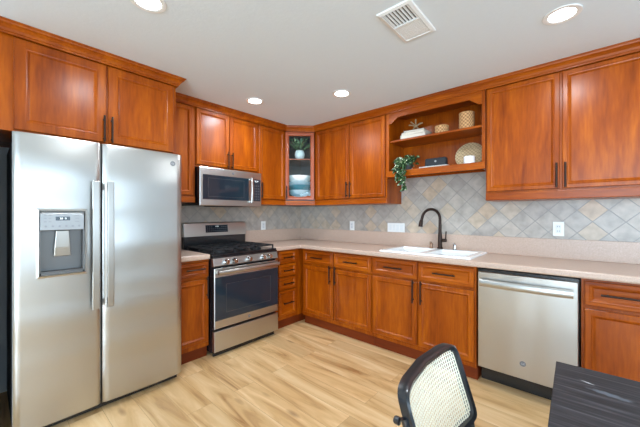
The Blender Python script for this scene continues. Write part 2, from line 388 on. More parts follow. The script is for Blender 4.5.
# corner run base cabinet with two drawers and two doors  (world x 0.66 - 1.606)
c = base_cab('base_cabinet', 'cherry base cabinet nearest the inner corner, two drawers above two doors', (0.66, -0.001, 0), RB, 0.944, (-0.02, None))
for (a, b) in ((0.010, 0.455), (0.470, 0.934)):
    d = front_panel('drawer', c, a, b, Z_T0, Z_T1, -0.60, 0.030, mat=M_WOODH); pull(0.17, d, (a+b)/2, 0.803, -0.62, False)
for (a, b, hx) in ((0.010, 0.455, 0.425), (0.470, 0.934, 0.500)):
    d = front_panel('door', c, a, b, Z_D0, Z_D1, -0.60); pull(0.20, d, hx, 0.64, -0.62)
c = base_cab('base_cabinet', 'cherry base cabinet under the white sink, left of the dishwasher', (1.606, -0.001, 0), RB, 0.929, open_top=True)
for i, (a, b) in enumerate(((0.012, 0.456), (0.472, 0.915))):
    d = front_panel('drawer', c, a, b, Z_T0, Z_T1, -0.60, 0.030, mat=M_WOODH); pull(0.18, d, (a+b)/2, 0.806, -0.62, False)
for (a, b, hx) in ((0.012, 0.456, 0.428), (0.472, 0.915, 0.500)):
    d = front_panel('door', c, a, b, Z_D0, Z_D1, -0.60); pull(0.20, d, hx, 0.623, -0.62)
c = base_cab('base_cabinet', 'cherry base cabinet right of the dishwasher, behind the dark table', (3.146, -0.001, 0), RB, 0.60)
d = front_panel('drawer', c, 0.016, 0.585, Z_T0, Z_T1, -0.60, 0.030, mat=M_WOODH); pull(0.22, d, 0.20, 0.806, -0.62, False)
d = front_panel('door', c, 0.016, 0.585, Z_D0, Z_D1, -0.60); pull(0.20, d, 0.55, 0.62, -0.62)
# left wall: drawer stack right of the range (world y -1.015 .. -0.64)
c = base_cab('base_cabinet', 'narrow cherry base cabinet of four drawers between range and inner corner', (0.001, -1.015, 0), RL, 0.39, (0, 1.0))
zs = [(0.742, 0.880), (0.594, 0.730), (0.446, 0.582), (0.150, 0.434)]
for z0, z1 in zs:
    d = front_panel('drawer', c, 0.058, 0.320, z0, z1, -0.60, 0.026, mat=M_WOODH); pull(0.15, d, 0.189, (z0+z1)/2, -0.62, False)
# left of the range
c = base_cab('base_cabinet', 'cherry base cabinet between the refrigerator and the range', (0.001, -2.108, 0), RL, 0.328)
d = front_panel('drawer', c, 0.012, 0.318, 0.735, 0.875, -0.60, 0.030, mat=M_WOODH); pull(0.17, d, 0.19, 0.815, -0.62, False)
d = front_panel('door', c, 0.012, 0.318, Z_D0, 0.718, -0.60); pull(0.20, d, 0.298, 0.645, -0.62)

def upper_cab(label, loc, rz, w, z0, z1, depth, doors, door_z, rail=True, name='wall_cabinet', fr=0.036):
    t = thing(name, label, 'cabinet', loc, rz)
    MB().box(0, w, -depth, 0, z0, z1).build('body', M_WOOD, t)
    for (a, b, hx, hz) in doors:
        d = front_panel('door', t, a, b, door_z[0], door_z[1], -depth, fr)
        if hx is not None: pull(0.18, d, hx, hz, -depth-0.02)
    if rail: MB().box(0, w, -depth-0.012, -depth, z0, door_z[0]-0.012).build('light_rail', M_WOODH, t, bevel=0.004)
    return t
UZ0, UZ1 = 1.415, 2.372
upper_cab('deep cherry cabinet with two doors above the refrigerator', (0.001, -3.098, 0), RL, 1.000, 1.790, UZ1, 0.655,
          [(0.063, 0.518, 0.502, 1.89), (0.530, 0.976, 0.548, 1.89)], (1.80, 2.339), rail=False, fr=0.055)
upper_cab('narrow tall cherry wall cabinet left of the microwave', (0.001, -2.097, 0), RL, 0.319, UZ0, UZ1, 0.325,
          [(0.012, 0.293, None, 0)], (1.485, 2.339))
upper_cab('short cherry wall cabinet with two doors above the microwave', (0.001, -1.777, 0), RL, 0.747, 1.768, UZ1, 0.325,
          [(0.008, 0.366, 0.345, 1.865), (0.374, 0.738, 0.396, 1.865)], (1.790, 2.339), rail=False)
upper_cab('cherry wall cabinet with one door between the microwave and the glass corner cabinet', (0.001, -1.029, 0), RL, 0.417, UZ0, UZ1, 0.325,
          [(0.016, 0.404, 0.036, 1.58)], (1.485, 2.339))
upper_cab('cherry wall cabinet with two doors left of the open shelves', (0.604, -0.001, 0), RB, 1.010, UZ0, UZ1, 0.325,
          [(0.014, 0.525, 0.505, 1.583), (0.535, 0.990, 0.555, 1.583)], (1.485, 2.339))
upper_cab('large cherry wall cabinet with two doors right of the open shelves, above the dishwasher', (2.540, -0.001, 0), RB, 1.02, UZ0, UZ1, 0.325,
          [(0.010, 0.484, 0.468, 1.585), (0.500, 1.008, 0.518, 1.585)], (1.489, 2.339))
# glass corner cabinet
t = thing('corner_cabinet', 'diagonal corner wall cabinet with a glass door showing plant and dishes', 'cabinet', (0, 0, 0))
foot = [(0.002, -0.002), (0.002, -0.608), (0.325, -0.608), (0.600, -0.330), (0.600, -0.002)]
m = MB(); m.prism(foot, UZ0, 1.500); m.prism(foot, 2.350, UZ1)
m.box(0.002, 0.018, -0.608, -0.002, 1.50, 2.35); m.box(0.018, 0.600, -0.018, -0.002, 1.50, 2.35)
m.box(0.018, 0.325, -0.608, -0.592, 1.50, 2.35); m.box(0.584, 0.600, -0.330, -0.018, 1.50, 2.35)
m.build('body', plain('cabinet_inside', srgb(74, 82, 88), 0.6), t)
foot2 = [(0.02, -0.02), (0.02, -0.588), (0.318, -0.588), (0.582, -0.324), (0.582, -0.02)]
MB().prism(foot2, 1.995, 2.010).build('shelf', M_FRAMEWOOD, t)
DR = bpy.data.objects.new('door', None)
def diag(px, py): return px, py
a = Vector((0.322, -0.612)); b = Vector((0.594, -0.332)); L = (b-a).length; ang = math.atan2(b.y-a.y, b.x-a.x)
M4 = Matrix.Translation((a.x, a.y, 0)) @ Matrix.Rotation(ang, 4, 'Z')
def place(o): o.matrix_local = M4; return o
d = place(front_panel('door', t, 0.014, L-0.014, 1.485, 2.339, 0.0, 0.032, mat=M_FRAMEWOOD, glass=True))
MB().box(0.055, L-0.055, -0.008, -0.004, 1.53, 2.296).build('glass_pane', M_GLASS, d)
pull(0.16, d, 0.030, 1.575, -0.02)
MB().prism([(0.588, -0.3375), (0.6035, -0.346), (0.6035, -0.300), (0.588, -0.312)], UZ0, UZ1).build('stile', M_WOOD, t)
MB().prism([(0.300, -0.6115), (0.346, -0.6115), (0.328, -0.6055), (0.300, -0.6085)], UZ0, UZ1).build('stile', M_WOOD, t)
place(MB().box(0.004, L-0.004, -0.012, 0, UZ0, 1.473).build('light_rail', M_WOODH, t, bevel=0.003))
# open shelf unit
t = thing('open_shelf_unit', 'open cherry shelf unit with scalloped valance above the sink', 'shelf', (0, 0, 0))
X0, X1, YF = 1.616, 2.538, -0.345
m = MB(); m.box(X0, X1, -0.012, -0.007, 1.70, UZ1); m.build('back_panel', M_WOOD, t)
for n, a, b in (('side', X0, X0+0.028), ('side', X1-0.026, X1)): MB().box(a, b, YF, -0.013, 1.683, UZ1).build('side_panel', M_WOOD, t, bevel=0.002)
MB().box(X0+0.029, X1-0.027, YF+0.02, -0.013, 1.722, 1.739).build('bottom_shelf', M_WOODH, t)
MB().box(X0, X1-0.002, YF-0.012, YF-0.001, 1.682, 1.743).build('front_rail', M_WOODH, t, bevel=0.003)
MB().box(X0+0.029, X1-0.027, YF+0.02, -0.013, 2.043, 2.063).build('middle_shelf', M_WOODH, t, bevel=0.003)
MB().box(X0+0.029, X1-0.027, YF+0.02, -0.013, 2.350, UZ1).build('top_panel', M_WOODH, t)
pts = [(X0+0.028, 2.349), (X0+0.028, 2.235)]
for k in range(7):
    s = k/6; pts.append((X0+0.028+0.025+0.075*s, 2.235+0.055*(0.5-0.5*math.cos(PI*s))+0.006*math.sin(2*PI*s)))
mid = []
for k in range(7):
    s = 1-k/6; mid.append((X1-0.026-0.025-0.075*s, 2.235+0.055*(0.5-0.5*math.cos(PI*s))+0.006*math.sin(2*PI*s)))
pts += mid + [(X1-0.026, 2.235), (X1-0.026, 2.349)]
MB().prism(pts, YF+0.001, YF+0.018, 'y').build('valance', M_WOODH, t)

# crown mouldings
def crown(path, name, label):
    """sweep the crown profile along an xy path whose right-hand side is the room"""
    prof = [(0.0, 2.343), (0.009, 2.344), (0.010, 2.353), (0.016, 2.356), (0.022, 2.370), (0.034, 2.384), (0.044, 2.390), (0.046, 2.400), (0.053, 2.403), (0.054, 2.4095), (0.0, 2.4095)]
    P = [Vector(p) for p in path]; rr = []
    for i, p in enumerate(P):
        d1 = (P[i]-P[i-1]).normalized() if i else (P[1]-P[0]).normalized()
        d2 = (P[i+1]-P[i]).normalized() if i < len(P)-1 else d1
        n1 = Vector((d1.y, -d1.x)); n2 = Vector((d2.y, -d2.x)); n = (n1+n2); n = n/ (1+n1.dot(n2))
        rr.append([(p.x+n.x*o, p.y+n.y*o, z) for o, z in prof])
    m = MB(); m.rings(rr); o = m.build(name, M_WOODH); tag(o, label, 'moulding'); return o
e = 0.0215
crown([(0.655+e, -3.098), (0.655+e, -2.096), (0.33+0.07, -2.096)], 'crown_moulding', 'cherry crown moulding along the top of the cabinet over the refrigerator')
crown([(0.325+e, -2.042), (0.325+e, -0.610), (0.600+0.001, -0.325-e), (3.56, -0.325-e)], 'crown_moulding', 'long cherry crown moulding turning the corner above the range and sink wall cabinets')

# ================================================================ COUNTERS
CT, CB_ = 0.940, 0.8945
SX0, SX1, SY0, SY1 = 1.70, 2.46, -0.55, -0.13
t = thing('countertop', 'long beige speckled L-shaped countertop holding the sink', 'countertop', (0, 0, 0))
bm = MB(); xs = [0.002, 0.64, SX0, SX1, 3.75]; ys = [-1.016, -0.64, SY0, SY1, -0.002]
V = {}
def gv(i, j):
    if (i, j) not in V: V[(i, j)] = bm.bm.verts.new((xs[i], ys[j], CT))
    return V[(i, j)]
fs = []
for i in range(4):
    for j in range(4):
        if i > 0 and j == 0: continue
        if i == 2 and j == 2: continue
        fs.append(bm.bm.faces.new((gv(i, j), gv(i+1, j), gv(i+1, j+1), gv(i, j+1))))
ex = bmesh.ops.extrude_face_region(bm.bm, geom=fs)
for v in [g for g in ex['geom'] if isinstance(g, bmesh.types.BMVert)]: v.co.z = CB_
bm.build('worktop', M_COUNTER, t, bevel=0.012, seg=3)
m = MB(); m.box(0.022, 3.75, -0.022, -0.0065, CT+0.0005, 1.098); m.box(0.0065, 0.022, -1.016, -0.0065, CT+0.0005, 1.098); m.build('splash', M_COUNTER, t, bevel=0.002)
t = thing('countertop', 'short beige speckled countertop between refrigerator and range', 'countertop', (0, 0, 0))
MB().box(0.0065, 0.64, -2.105, -1.782, CB_, CT).build('worktop', M_COUNTER, t, bevel=0.012, seg=3)
MB().box(0.0065, 0.022, -2.105, -1.782, CT+0.0005, 1.098).build('splash', M_COUNTER, t)

# ================================================================ REFRIGERATOR
F = thing('refrigerator', 'stainless steel side-by-side refrigerator with water dispenser', 'refrigerator', (0, -3.045, 0), RL)
FW = 0.934; FH = 1.758
MB().box(0.004, FW-0.004, -0.735, -0.03, 0.03, 1.735).build('body', M_DGREY, F, bevel=0.006)
MB().box(0.02, FW-0.02, -0.755, -0.736, 0.012, 0.050).build('kick_grille', M_BLACK, F)
for x in (0.06, FW-0.06):
    for y in (-0.70, -0.08): MB().lathe([(0.018, 0), (0.018, 0.03)], 12, (x, y, 0)).build('foot', M_BLACK, F)
for x in (0.02, FW-0.13): MB().box(x, x+0.11, -0.735, -0.65, 1.736, 1.752).build('hinge_cover', M_DGREY, F)
def fridge_door(a, b, hole=None):
    """slightly bowed door skin; columns of vertices across, optional rectangular recess"""
    yb = -0.745
    def yf(x):
        s = (x-a)/(b-a)*2-1; return -0.802-0.010*(1-s*s) + (0.012*max(0, abs(s)-0.96)/0.04)
    z0, z1 = 0.055, FH+0.010
    n = 24; X = [a+(b-a)*k/n for k in range(n+1)]
    X = sorted(set(X+[a+0.002, b-0.002]+([hole[0], hole[1]] if hole else [])))
    Z = [z0, z0+0.006, 0.3, 0.6, 0.9, 1.2, 1.5, z1-0.02, z1-0.004, z1]
    if hole: Z += [hole[2], hole[3]]
    Z = sorted(set(Z))
    m = MB(); G = {}
    def yy(x, z):
        y = yf(x)
        if z > z1-0.021: y += {0: 0.0}.get(0) if z < z1-0.01 else (0.005 if z < z1-0.001 else 0.014)
        if z < z0+0.001: y += 0.006
        return y
    for i, x in enumerate(X):
        for j, z in enumerate(Z): G[i, j] = m.bm.verts.new((x, yy(x, z), z))
    for i in range(len(X)-1):
        for j in range(len(Z)-1):
            if hole and X[i] >= hole[0]-1e-6 and X[i+1] <= hole[1]+1e-6 and Z[j] >= hole[2]-1e-6 and Z[j+1] <= hole[3]+1e-6: continue
            m.bm.faces.new((G[i, j], G[i+1, j], G[i+1, j+1], G[i, j+1]))
    # shell: sides, top, bottom, back
    B = {}
    def bv(x, z):
        if (x, z) not in B: B[x, z] = m.bm.verts.new((x, yb, z))
        return B[x, z]
    nx, nz = len(X), len(Z)
    for i in range(nx-1):
        m.bm.faces.new((G[i, 0], G[i+1, 0], bv(X[i+1], Z[0]), bv(X[i], Z[0])))
        m.bm.faces.new((G[i, nz-1], G[i+1, nz-1], bv(X[i+1], Z[-1]), bv(X[i], Z[-1])))
    for j in range(nz-1):
        m.bm.faces.new((G[0, j], G[0, j+1], bv(X[0], Z[j+1]), bv(X[0], Z[j])))
        m.bm.faces.new((G[nx-1, j], G[nx-1, j+1], bv(X[-1], Z[j+1]), bv(X[-1], Z[j])))
    return m
GAP = 0.411
fd = fridge_door(0.0, GAP-0.004, (0.105, 0.322, 0.935, 1.322)).build('door', M_STEEL, F, smooth=True)
rd = fridge_door(GAP+0.004, FW).build('door', M_STEEL, F, smooth=True)
def fridge_handle(x, parent):
    m = MB(); w = 0.042; z0, z1 = 0.692, 1.512
    prof = []
    for k in range(13):
        s = k/12; z = z0+(z1-z0)*s; bow = 0.010*(1-(2*s-1)**2)
        y = -0.845-bow*0.6
        prof.append([(x-w/2, y+0.011, z), (x-w/2+0.004, y, z), (x+w/2-0.004, y, z), (x+w/2, y+0.011, z)])
    m.rings(prof)
    for z in (z0+0.03, z1-0.03): m.box(x-0.011, x+0.011, -0.842, -0.806, z-0.02, z+0.02)
    return m.build('handle', M_STEELV, parent, bevel=0.002)
fridge_handle(GAP-0.038, fd); fridge_handle(GAP+0.040, rd)
# dispenser
dp = MB()
a, b, z0, z1 = 0.106, 0.321, 0.936, 1.321
dp.box(a, b, -0.742, -0.7405, z0, z1); 
dp.box(a, a+0.010, -0.802, -0.742, z0, z1).box(b-0.010, b, -0.802, -0.742, z0, z1).box(a, b, -0.802, -0.742, z0, z0+0.015)
dp = dp.build('dispenser_recess', M_STEELD, fd)
fm = MB()
def rr_(i, y): return [(a-0.010+i, y, z0-0.010+i), (b+0.010-i, y, z0-0.010+i), (b+0.010-i, y, z1+0.010-i), (a-0.010+i, y, z1+0.010-i)]
fm.rings([rr_(-0.005, -0.800), rr_(-0.001, -0.815), rr_(0.010, -0.818), rr_(0.015, -0.800)], False, False); fm.build('bezel', M_STEELV, dp)
cp = MB(); cp.prism([(-0.745, 1.205), (-0.812, 1.205), (-0.812, 1.300), (-0.802, 1.316), (-0.745, 1.316)], a+0.006, b-0.006, 'x')
cp = cp.build('control_panel', plain('panel_grey', srgb(160, 162, 164), 0.4, 0.4), dp, bevel=0.002)
MB().box(a+0.074, b-0.074, -0.8135, -0.812, 1.262, 1.285).build('display', M_BLACKGLASS, cp)
bt = MB()
for k in range(6): bt.lathe([(0.006, -0.8135), (0.006, -0.811)], 10, (a+0.030+k*0.031, 0, 1.228), 'y')
for zz in (1.255, 1.275, 1.293):
    for xx in (a+0.028, a+0.048): bt.box(xx-0.006, xx+0.006, -0.8130, -0.811, zz-0.003, zz+0.003)
    bt.box(b-0.050, b-0.030, -0.8130, -0.811, zz-0.002, zz+0.002)
bt.build('buttons', plain('button_grey', srgb(140, 142, 146), 0.4), cp)
text_part('display_digits', '38  0', 0.016, M_DIGITS, cp, ((a+b)/2, -0.8138, 1.2735), (PI/2, 0, 0))
pd = MB(); pd.rings([[(0.185, -0.790, 1.200), (0.245, -0.790, 1.200), (0.245, -0.765, 1.200), (0.185, -0.765, 1.200)],
                     [(0.178, -0.785, 1.100), (0.252, -0.785, 1.100), (0.252, -0.770, 1.100), (0.178, -0.770, 1.100)],
                     [(0.175, -0.779, 1.045), (0.255, -0.779, 1.045), (0.255, -0.770, 1.045), (0.175, -0.770, 1.045)]])
pd.build('paddle', M_STEELV, dp, bevel=0.003)
MB().box(a+0.012, b-0.012, -0.800, -0.745, z0+0.016, z0+0.022).build('drip_tray', M_STEELD, dp)
def emblem(parent, x, y, z, r, mat_disc, mat_txt, rot=(PI/2, 0, 0)):
    m = MB(); m.lathe([(r, y), (r, y-0.0015), (r*0.86, y-0.0022), (r*0.80, y-0.0012)], 24, (x, 0, z), 'y'); e_ = m.build('emblem', mat_disc, parent, smooth=True)
    text_part('emblem_script', 'GE', r*1.0, mat_txt, e_, (x, y-0.0016, z), rot)
    return e_
M_EMB = plain('emblem_grey', srgb(112, 114, 118), 0.4, 0.3); M_EMBT = plain('emblem_light', srgb(190, 192, 196), 0.4)
emblem(rd, 0.862, -0.8075, 1.688, 0.019, M_EMB, M_EMBT)

# ================================================================ RANGE
R_ = thing('gas_range', 'stainless steel gas range with black grates and five knobs', 'stove', (0, -1.776, 0), RL)
RW = 0.752
m = MB().box(0.004, RW-0.004, -0.640, -0.03, 0.040, 0.915); m.build('body', M_BLACK, R_)
for x in (0.05, RW-0.05):
    for y in (-0.60, -0.08): MB().lathe([(0.016, 0), (0.016, 0.04)], 12, (x, y, 0)).build('foot', M_BLACK, R_)
ck = MB().box(0.0, RW, -0.655, -0.03, 0.9155, 0.932); ck = ck.build('cooktop', M_BLACK, R_, bevel=0.004)
# control panel (slanted) and knobs
cpn = MB(); cpn.prism([(-0.640, 0.822), (-0.668, 0.822), (-0.684, 0.830), (-0.664, 0.9), (-0.640, 0.9)], 0.002, RW-0.002, 'x'); cpn = cpn.build('control_panel', M_STEEL, R_, bevel=0.002)
MB().box(0.002, RW-0.002, -0.668, -0.641, 0.8985, 0.9150).build('front_strip', M_BLACK, R_)
for x in (0.126, 0.212, 0.376, 0.552, 0.632):
    kn = MB(); kn.lathe([(0.026, -0.672), (0.026, -0.684), (0.022, -0.690), (0.021, -0.714), (0.018, -0.718)], 20, (x, 0, 0.861), 'y')
    kn.box(x-0.003, x+0.003, -0.720, -0.712, 0.847, 0.875)
    kn.build('knob', M_CHROME, R_, smooth=True)
# oven door
od = MB(); y0, y1 = -0.690, -0.684
def rx(i0, i1, zb, zt, y): return [(i0, y, zb), (i1, y, zb), (i1, y, zt), (i0, y, zt)]
od.rings([rx(0.004, RW-0.004, 0.262, 0.808, y1), rx(0.004, RW-0.004, 0.262, 0.808, y0+0.004), rx(0.008, RW-0.008, 0.266, 0.804, y0)])
od = od.build('oven_door', M_STEEL, R_)
MB().box(0.006, RW-0.006, -0.6838, -0.645, 0.262, 0.808).build('door_core', M_BLACK, od)
MB().box(0.010, RW-0.010, y0-0.003, y0-0.0002, 0.336, 0.728).build('door_glass', M_BLACKGLASS, od, bevel=0.001)
fm = MB(); 
for (aa, bb, cc, dd) in ((0.12, 0.64, 0.655, 0.658), (0.12, 0.64, 0.395, 0.398), (0.12, 0.123, 0.395, 0.658), (0.637, 0.64, 0.395, 0.658)): fm.box(aa, bb, y0-0.0036, y0-0.003, cc, dd)
fm.build('window_outline', plain('outline_grey', srgb(58, 62, 66), 0.3), od)
hm = MB(); n = 13; pr = []
for k in range(n):
    s = k/(n-1); x = 0.022+(RW-0.044)*s; y = y0-0.050-0.008*(1-(2*s-1)**2)
    pr.append([(x, y+0.010+0.010*math.cos(q), 0.775+0.020*math.sin(q)) for q in [2*PI*i/12 for i in range(12)]])
hm.rings(pr)
for x in (0.035, RW-0.035): hm.box(x-0.012, x+0.012, y0-0.040, y0-0.0005, 0.765, 0.790)
hm.build('handle', M_STEEL, od, smooth=True)
emblem(od, 0.375, y0, 0.297, 0.014, M_EMB, M_EMBT)
dw = MB(); dw.box(0.006, RW-0.006, -0.6838, -0.645, 0.057, 0.238); dw.rings([rx(0.004, RW-0.004, 0.055, 0.240, y1), rx(0.004, RW-0.004, 0.055, 0.240, y0+0.003), rx(0.010, RW-0.010, 0.061, 0.234, y0)]); dw.build('storage_drawer', M_STEEL, R_)
MB().box(0.02, RW-0.02, -0.640, -0.628, 0.0, 0.040).build('kick', M_BLACK, R_)
# backguard
bgm = MB(); bgm.box(0.004, RW-0.004, -0.080, -0.03, 0.9325, 1.062); bg_ = bgm.build('backguard', M_BLACK, R_)
pn = MB(); pn.prism([(-0.03, 1.0625), (-0.092, 1.0625), (-0.078, 1.205), (-0.070, 1.212), (-0.03, 1.212)], 0.0, RW, 'x'); pn = pn.build('display_panel', M_STEEL, R_, bevel=0.003)
dsp = MB(); dsp.prism([(-0.0895, 1.100), (-0.0915, 1.100), (-0.0835, 1.182), (-0.0815, 1.182)], 0.235, 0.505, 'x'); dsp = dsp.build('display', M_BLACKGLASS, pn)
bb = MB()
for r_ in range(3):
    for k in range(10):
        if 3 <= k <= 6 and r_ == 2: continue
        xx = 0.255+k*0.025; zz = 1.118+r_*0.022; yv = -0.0915+(zz-1.100)*0.0975
        bb.box(xx-0.006, xx+0.006, yv-0.0008, yv+0.0005, zz-0.003, zz+0.003)
bb.build('touch_keys', plain('key_grey', srgb(96, 100, 106), 0.4), dsp)
text_part('display_digits', '10:24', 0.020, M_DIGITS, dsp, (0.370, -0.0848, 1.166), (PI/2-0.097, 0, 0))
# grates and burners
for i, (cx_, cy_, r_) in enumerate(((0.16, -0.50, 0.045), (0.16, -0.21, 0.038), (0.376, -0.355, 0.052), (0.59, -0.50, 0.048), (0.59, -0.21, 0.036))):
    MB().lathe([(r_*1.25, 0.932), (r_*1.2, 0.940), (r_, 0.941), (r_, 0.950), (r_*0.9, 0.954)], 24, (cx_, cy_, 0)).build('burner', M_BLACKMATTE, R_, smooth=True)
for (g0, g1) in ((0.020, 0.252), (0.258, 0.494), (0.500, 0.732)):
    g = MB(); T = 0.006; zt0, zt1 = 0.962, 0.975
    for x in (g0, (g0+g1)/2-T, g1-2*T): g.box(x, x+2*T, -0.630, -0.105, zt0, zt1)
    for y in (-0.630, -0.50, -0.365, -0.235, -0.117): g.box(g0, g1, y, y+2*T, zt0, zt1)
    for x in (g0, g1-2*T):
        for y in (-0.630, -0.365, -0.117): g.box(x, x+2*T, y, y+2*T, 0.932, zt0)
    g.build('grate', M_BLACKMATTE, R_)

# ================================================================ MICROWAVE
W_ = thing('microwave_oven', 'stainless steel over-the-range microwave with black glass door', 'microwave', (0, -1.765, 0), RL)
MW = 0.732; z0, z1 = 1.386, 1.764
MB().box(0.0, MW, -0.3935, -0.008, z0+0.002, z1-0.001).build('body', M_BLACK, W_)
m = MB(); m.box(0.20, 0.53, -0.33, -0.10, z0-0.004, z0+0.004); m.build('underside_vent', M_BLACKMATTE, W_)
fdm = MB(); fdm.rings([rx(0.0, MW, z0, z1, -0.394), rx(0.0, MW, z0, z1, -0.399), rx(0.006, MW-0.006, z0+0.006, z1-0.006, -0.402)]); fdm = fdm.build('front_frame', M_STEEL, W_)
MB().box(0.030, 0.560, -0.4045, -0.4022, 1.448, 1.692).build('door_glass', M_BLACKGLASS, fdm, bevel=0.001)
fm = MB()
for (aa, bb2, cc, dd) in ((0.085, 0.500, 1.658, 1.661), (0.085, 0.500, 1.476, 1.479), (0.085, 0.088, 1.476, 1.661), (0.497, 0.50, 1.476, 1.661)): fm.box(aa, bb2, -0.4052, -0.4045, cc, dd)
fm.build('window_outline', plain('outline_grey2', srgb(64, 68, 72), 0.3), fdm)
kp = MB().box(0.604, 0.716, -0.4045, -0.4022, 1.448, 1.692); kp = kp.build('control_panel', M_BLACKGLASS, fdm)
kk = MB()
for r_ in range(6):
    for c_ in range(3): kk.box(0.618+c_*0.032, 0.638+c_*0.032, -0.4052, -0.4045, 1.462+r_*0.030, 1.474+r_*0.030)
kk.build('touch_keys', plain('key_grey2', srgb(74, 78, 84), 0.4), kp)
text_part('display_digits', '10:24', 0.022, M_DIGITS, kp, (0.660, -0.4052, 1.668), (PI/2, 0, 0))
hm = MB(); pr = []
for k in range(9):
    s = k/8; z = 1.425+0.275*s; y = -0.436-0.010*(1-(2*s-1)**2)
    pr.append([(0.582+0.014*math.cos(q), y+0.008*math.sin(q), z) for q in [2*PI*i/12 for i in range(12)]])
hm.rings(pr)
for z in (1.440, 1.685): hm.box(0.574, 0.590, -0.436, -0.402, z-0.008, z+0.008)
hm.build('handle', M_STEELV, fdm, smooth=True)
emblem(fdm, 0.365, -0.402, 1.727, 0.013, M_EMB, M_EMBT)

# ================================================================ DISHWASHER
D_ = thing('dishwasher', 'stainless steel dishwasher with bowed bar handle under the counter', 'dishwasher', (2.540, -0.001, 0), RB)
DWW = 0.600
MB().box(0.004, DWW-0.004, -0.585, -0.02, 0.137, 0.880).build('body', M_BLACK, D_)
MB().box(0.008, DWW-0.008, -0.504, -0.02, 0.0, 0.1365).build('base_pan', M_BLACK, D_)
dm = MB(); pr = []
def dring(i, y): return [(0.010+i, y, 0.140+i), (DWW-0.006-i, y, 0.140+i), (DWW-0.006-i, y, 0.866-i), (0.010+i, y, 0.866-i)]
dm.rings([dring(0, -0.586), dring(0, -0.620), dring(0.005, -0.627)]); dd_ = dm.build('door', M_STEELV, D_)
MB().box(0.012, DWW-0.008, -0.515, -0.505, 0.012, 0.136).build('kick_plate', M_BLACK, D_)
hm = MB(); pr = []
for k in range(21):
    s = k/20; x = 0.030+(DWW-0.060)*s; y = -0.655-0.016*(1-(2*s-1)**2)
    pr.append([(x, y-0.004, 0.762), (x, y-0.010, 0.770), (x, y-0.010, 0.806), (x, y-0.002, 0.816), (x, y+0.006, 0.806), (x, y+0.006, 0.766)])
hm.rings(pr)
for x in (0.040, DWW-0.040): hm.box(x-0.010, x+0.010, -0.655, -0.6275, 0.772, 0.806)
hm.build('handle', M_STEEL, dd_, smooth=True)
emblem(dd_, 0.298, -0.627, 0.250, 0.019, M_EMB, M_EMBT)

# ================================================================ SINK, FAUCET
S_ = thing('kitchen_sink', 'white double bowl drop-in sink set in the beige counter', 'sink', (0, 0, 0))
ox0, ox1, oy0, oy1 = 1.668, 2.488, -0.580, -0.058
m = MB(); X = [ox0+0.01, SX0+0.02, 2.05, 2.11, SX1-0.02, ox1-0.01]; Y = [oy0+0.01, SY0+0.02, SY1-0.02, oy1-0.01]; zt = CT+0.016
G = {}
for i, x in enumerate(X):
    for j, y in enumerate(Y): G[i, j] = m.bm.verts.new((x, y, zt))
for i in range(5):
    for j in range(3):
        if i in (1, 3) and j == 1:
            q = [G[i, j], G[i+1, j], G[i+1, j+1], G[i, j+1]]
            cxm = (X[i]+X[i+1])/2; cym = (Y[j]+Y[j+1])/2
            lo = [m.bm.verts.new((cxm+(v.co.x-cxm)*0.97, cym+(v.co.y-cym)*0.96, zt-0.015)) for v in q]
            lo2 = [m.bm.verts.new((cxm+(v.co.x-cxm)*0.93, cym+(v.co.y-cym)*0.92, 0.76)) for v in q]
            for k in range(4):
                m.bm.faces.new((q[k], q[(k+1) % 4], lo[(k+1) % 4], lo[k])); m.bm.faces.new((lo[k], lo[(k+1) % 4], lo2[(k+1) % 4], lo2[k]))
            m.bm.faces.new(lo2)
        else: m.bm.faces.new((G[i, j], G[i+1, j], G[i+1, j+1], G[i, j+1]))
edge = [G[i, 0] for i in range(6)]+[G[5, j] for j in (1, 2)]+[G[i, 3] for i in range(5, -1, -1)]+[G[0, j] for j in (2, 1)]
def outv(v, s, z):
    x = v.co.x+(-s if v.co.x < X[0]+1e-4 else s if v.co.x > X[-1]-1e-4 else 0); y = v.co.y+(-s if v.co.y < Y[0]+1e-4 else s if v.co.y > Y[-1]-1e-4 else 0)
    return m.bm.verts.new((x, y, z))
r1 = [outv(v, 0.007, zt-0.004) for v in edge]; r2 = [outv(v, 0.010, CT+0.0004) for v in edge]
for A_, B_ in ((edge, r1), (r1, r2)):
    for k in range(len(A_)): m.bm.faces.new((A_[k], A_[(k+1) % len(A_)], B_[(k+1) % len(A_)], B_[k]))
m.build('basin', M_PORC, S_)
for x in (1.885, 2.275): MB().lathe([(0.04, 0.7605), (0.038, 0.764), (0.02, 0.7625)], 20, (x, -0.34, 0)).build('drain', M_CHROME, S_)

FX, FY = 2.075, -0.095
fc = thing('kitchen_faucet', 'dark bronze gooseneck pull-down faucet behind the white sink', 'faucet', (FX, FY, zt))
MB().lathe([(0.028, 0), (0.027, 0.010), (0.021, 0.018), (0.020, 0.11), (0.016, 0.16)], 20).build('base', M_BRONZE, fc, smooth=True)
dx, dy = -0.66, -0.75; q_ = math.hypot(dx, dy); dx /= q_; dy /= q_
RAD = 0.094; pts = [(0, 0, 0.15), (0, 0, 0.22), (0, 0, 0.295)]
for k in range(1, 15):
    a_ = PI*k/15; pts.append((dx*RAD*(1-math.cos(a_)), dy*RAD*(1-math.cos(a_)), 0.295+RAD*math.sin(a_)*1.06))
end = (dx*(2*RAD+0.006), dy*(2*RAD+0.006), 0.290); pts.append(end)
MB().tube(pts, [0.0155, 0.0145]+[0.0135]*(len(pts)-2), 12).build('neck', M_BRONZE, fc, smooth=True)
MB().tube([end, (end[0]+dx*0.006, end[1]+dy*0.006, 0.262), (end[0]+dx*0.012, end[1]+dy*0.012, 0.220)], [0.0145, 0.019, 0.021], 12).build('spray_head', M_BRONZE, fc, smooth=True)
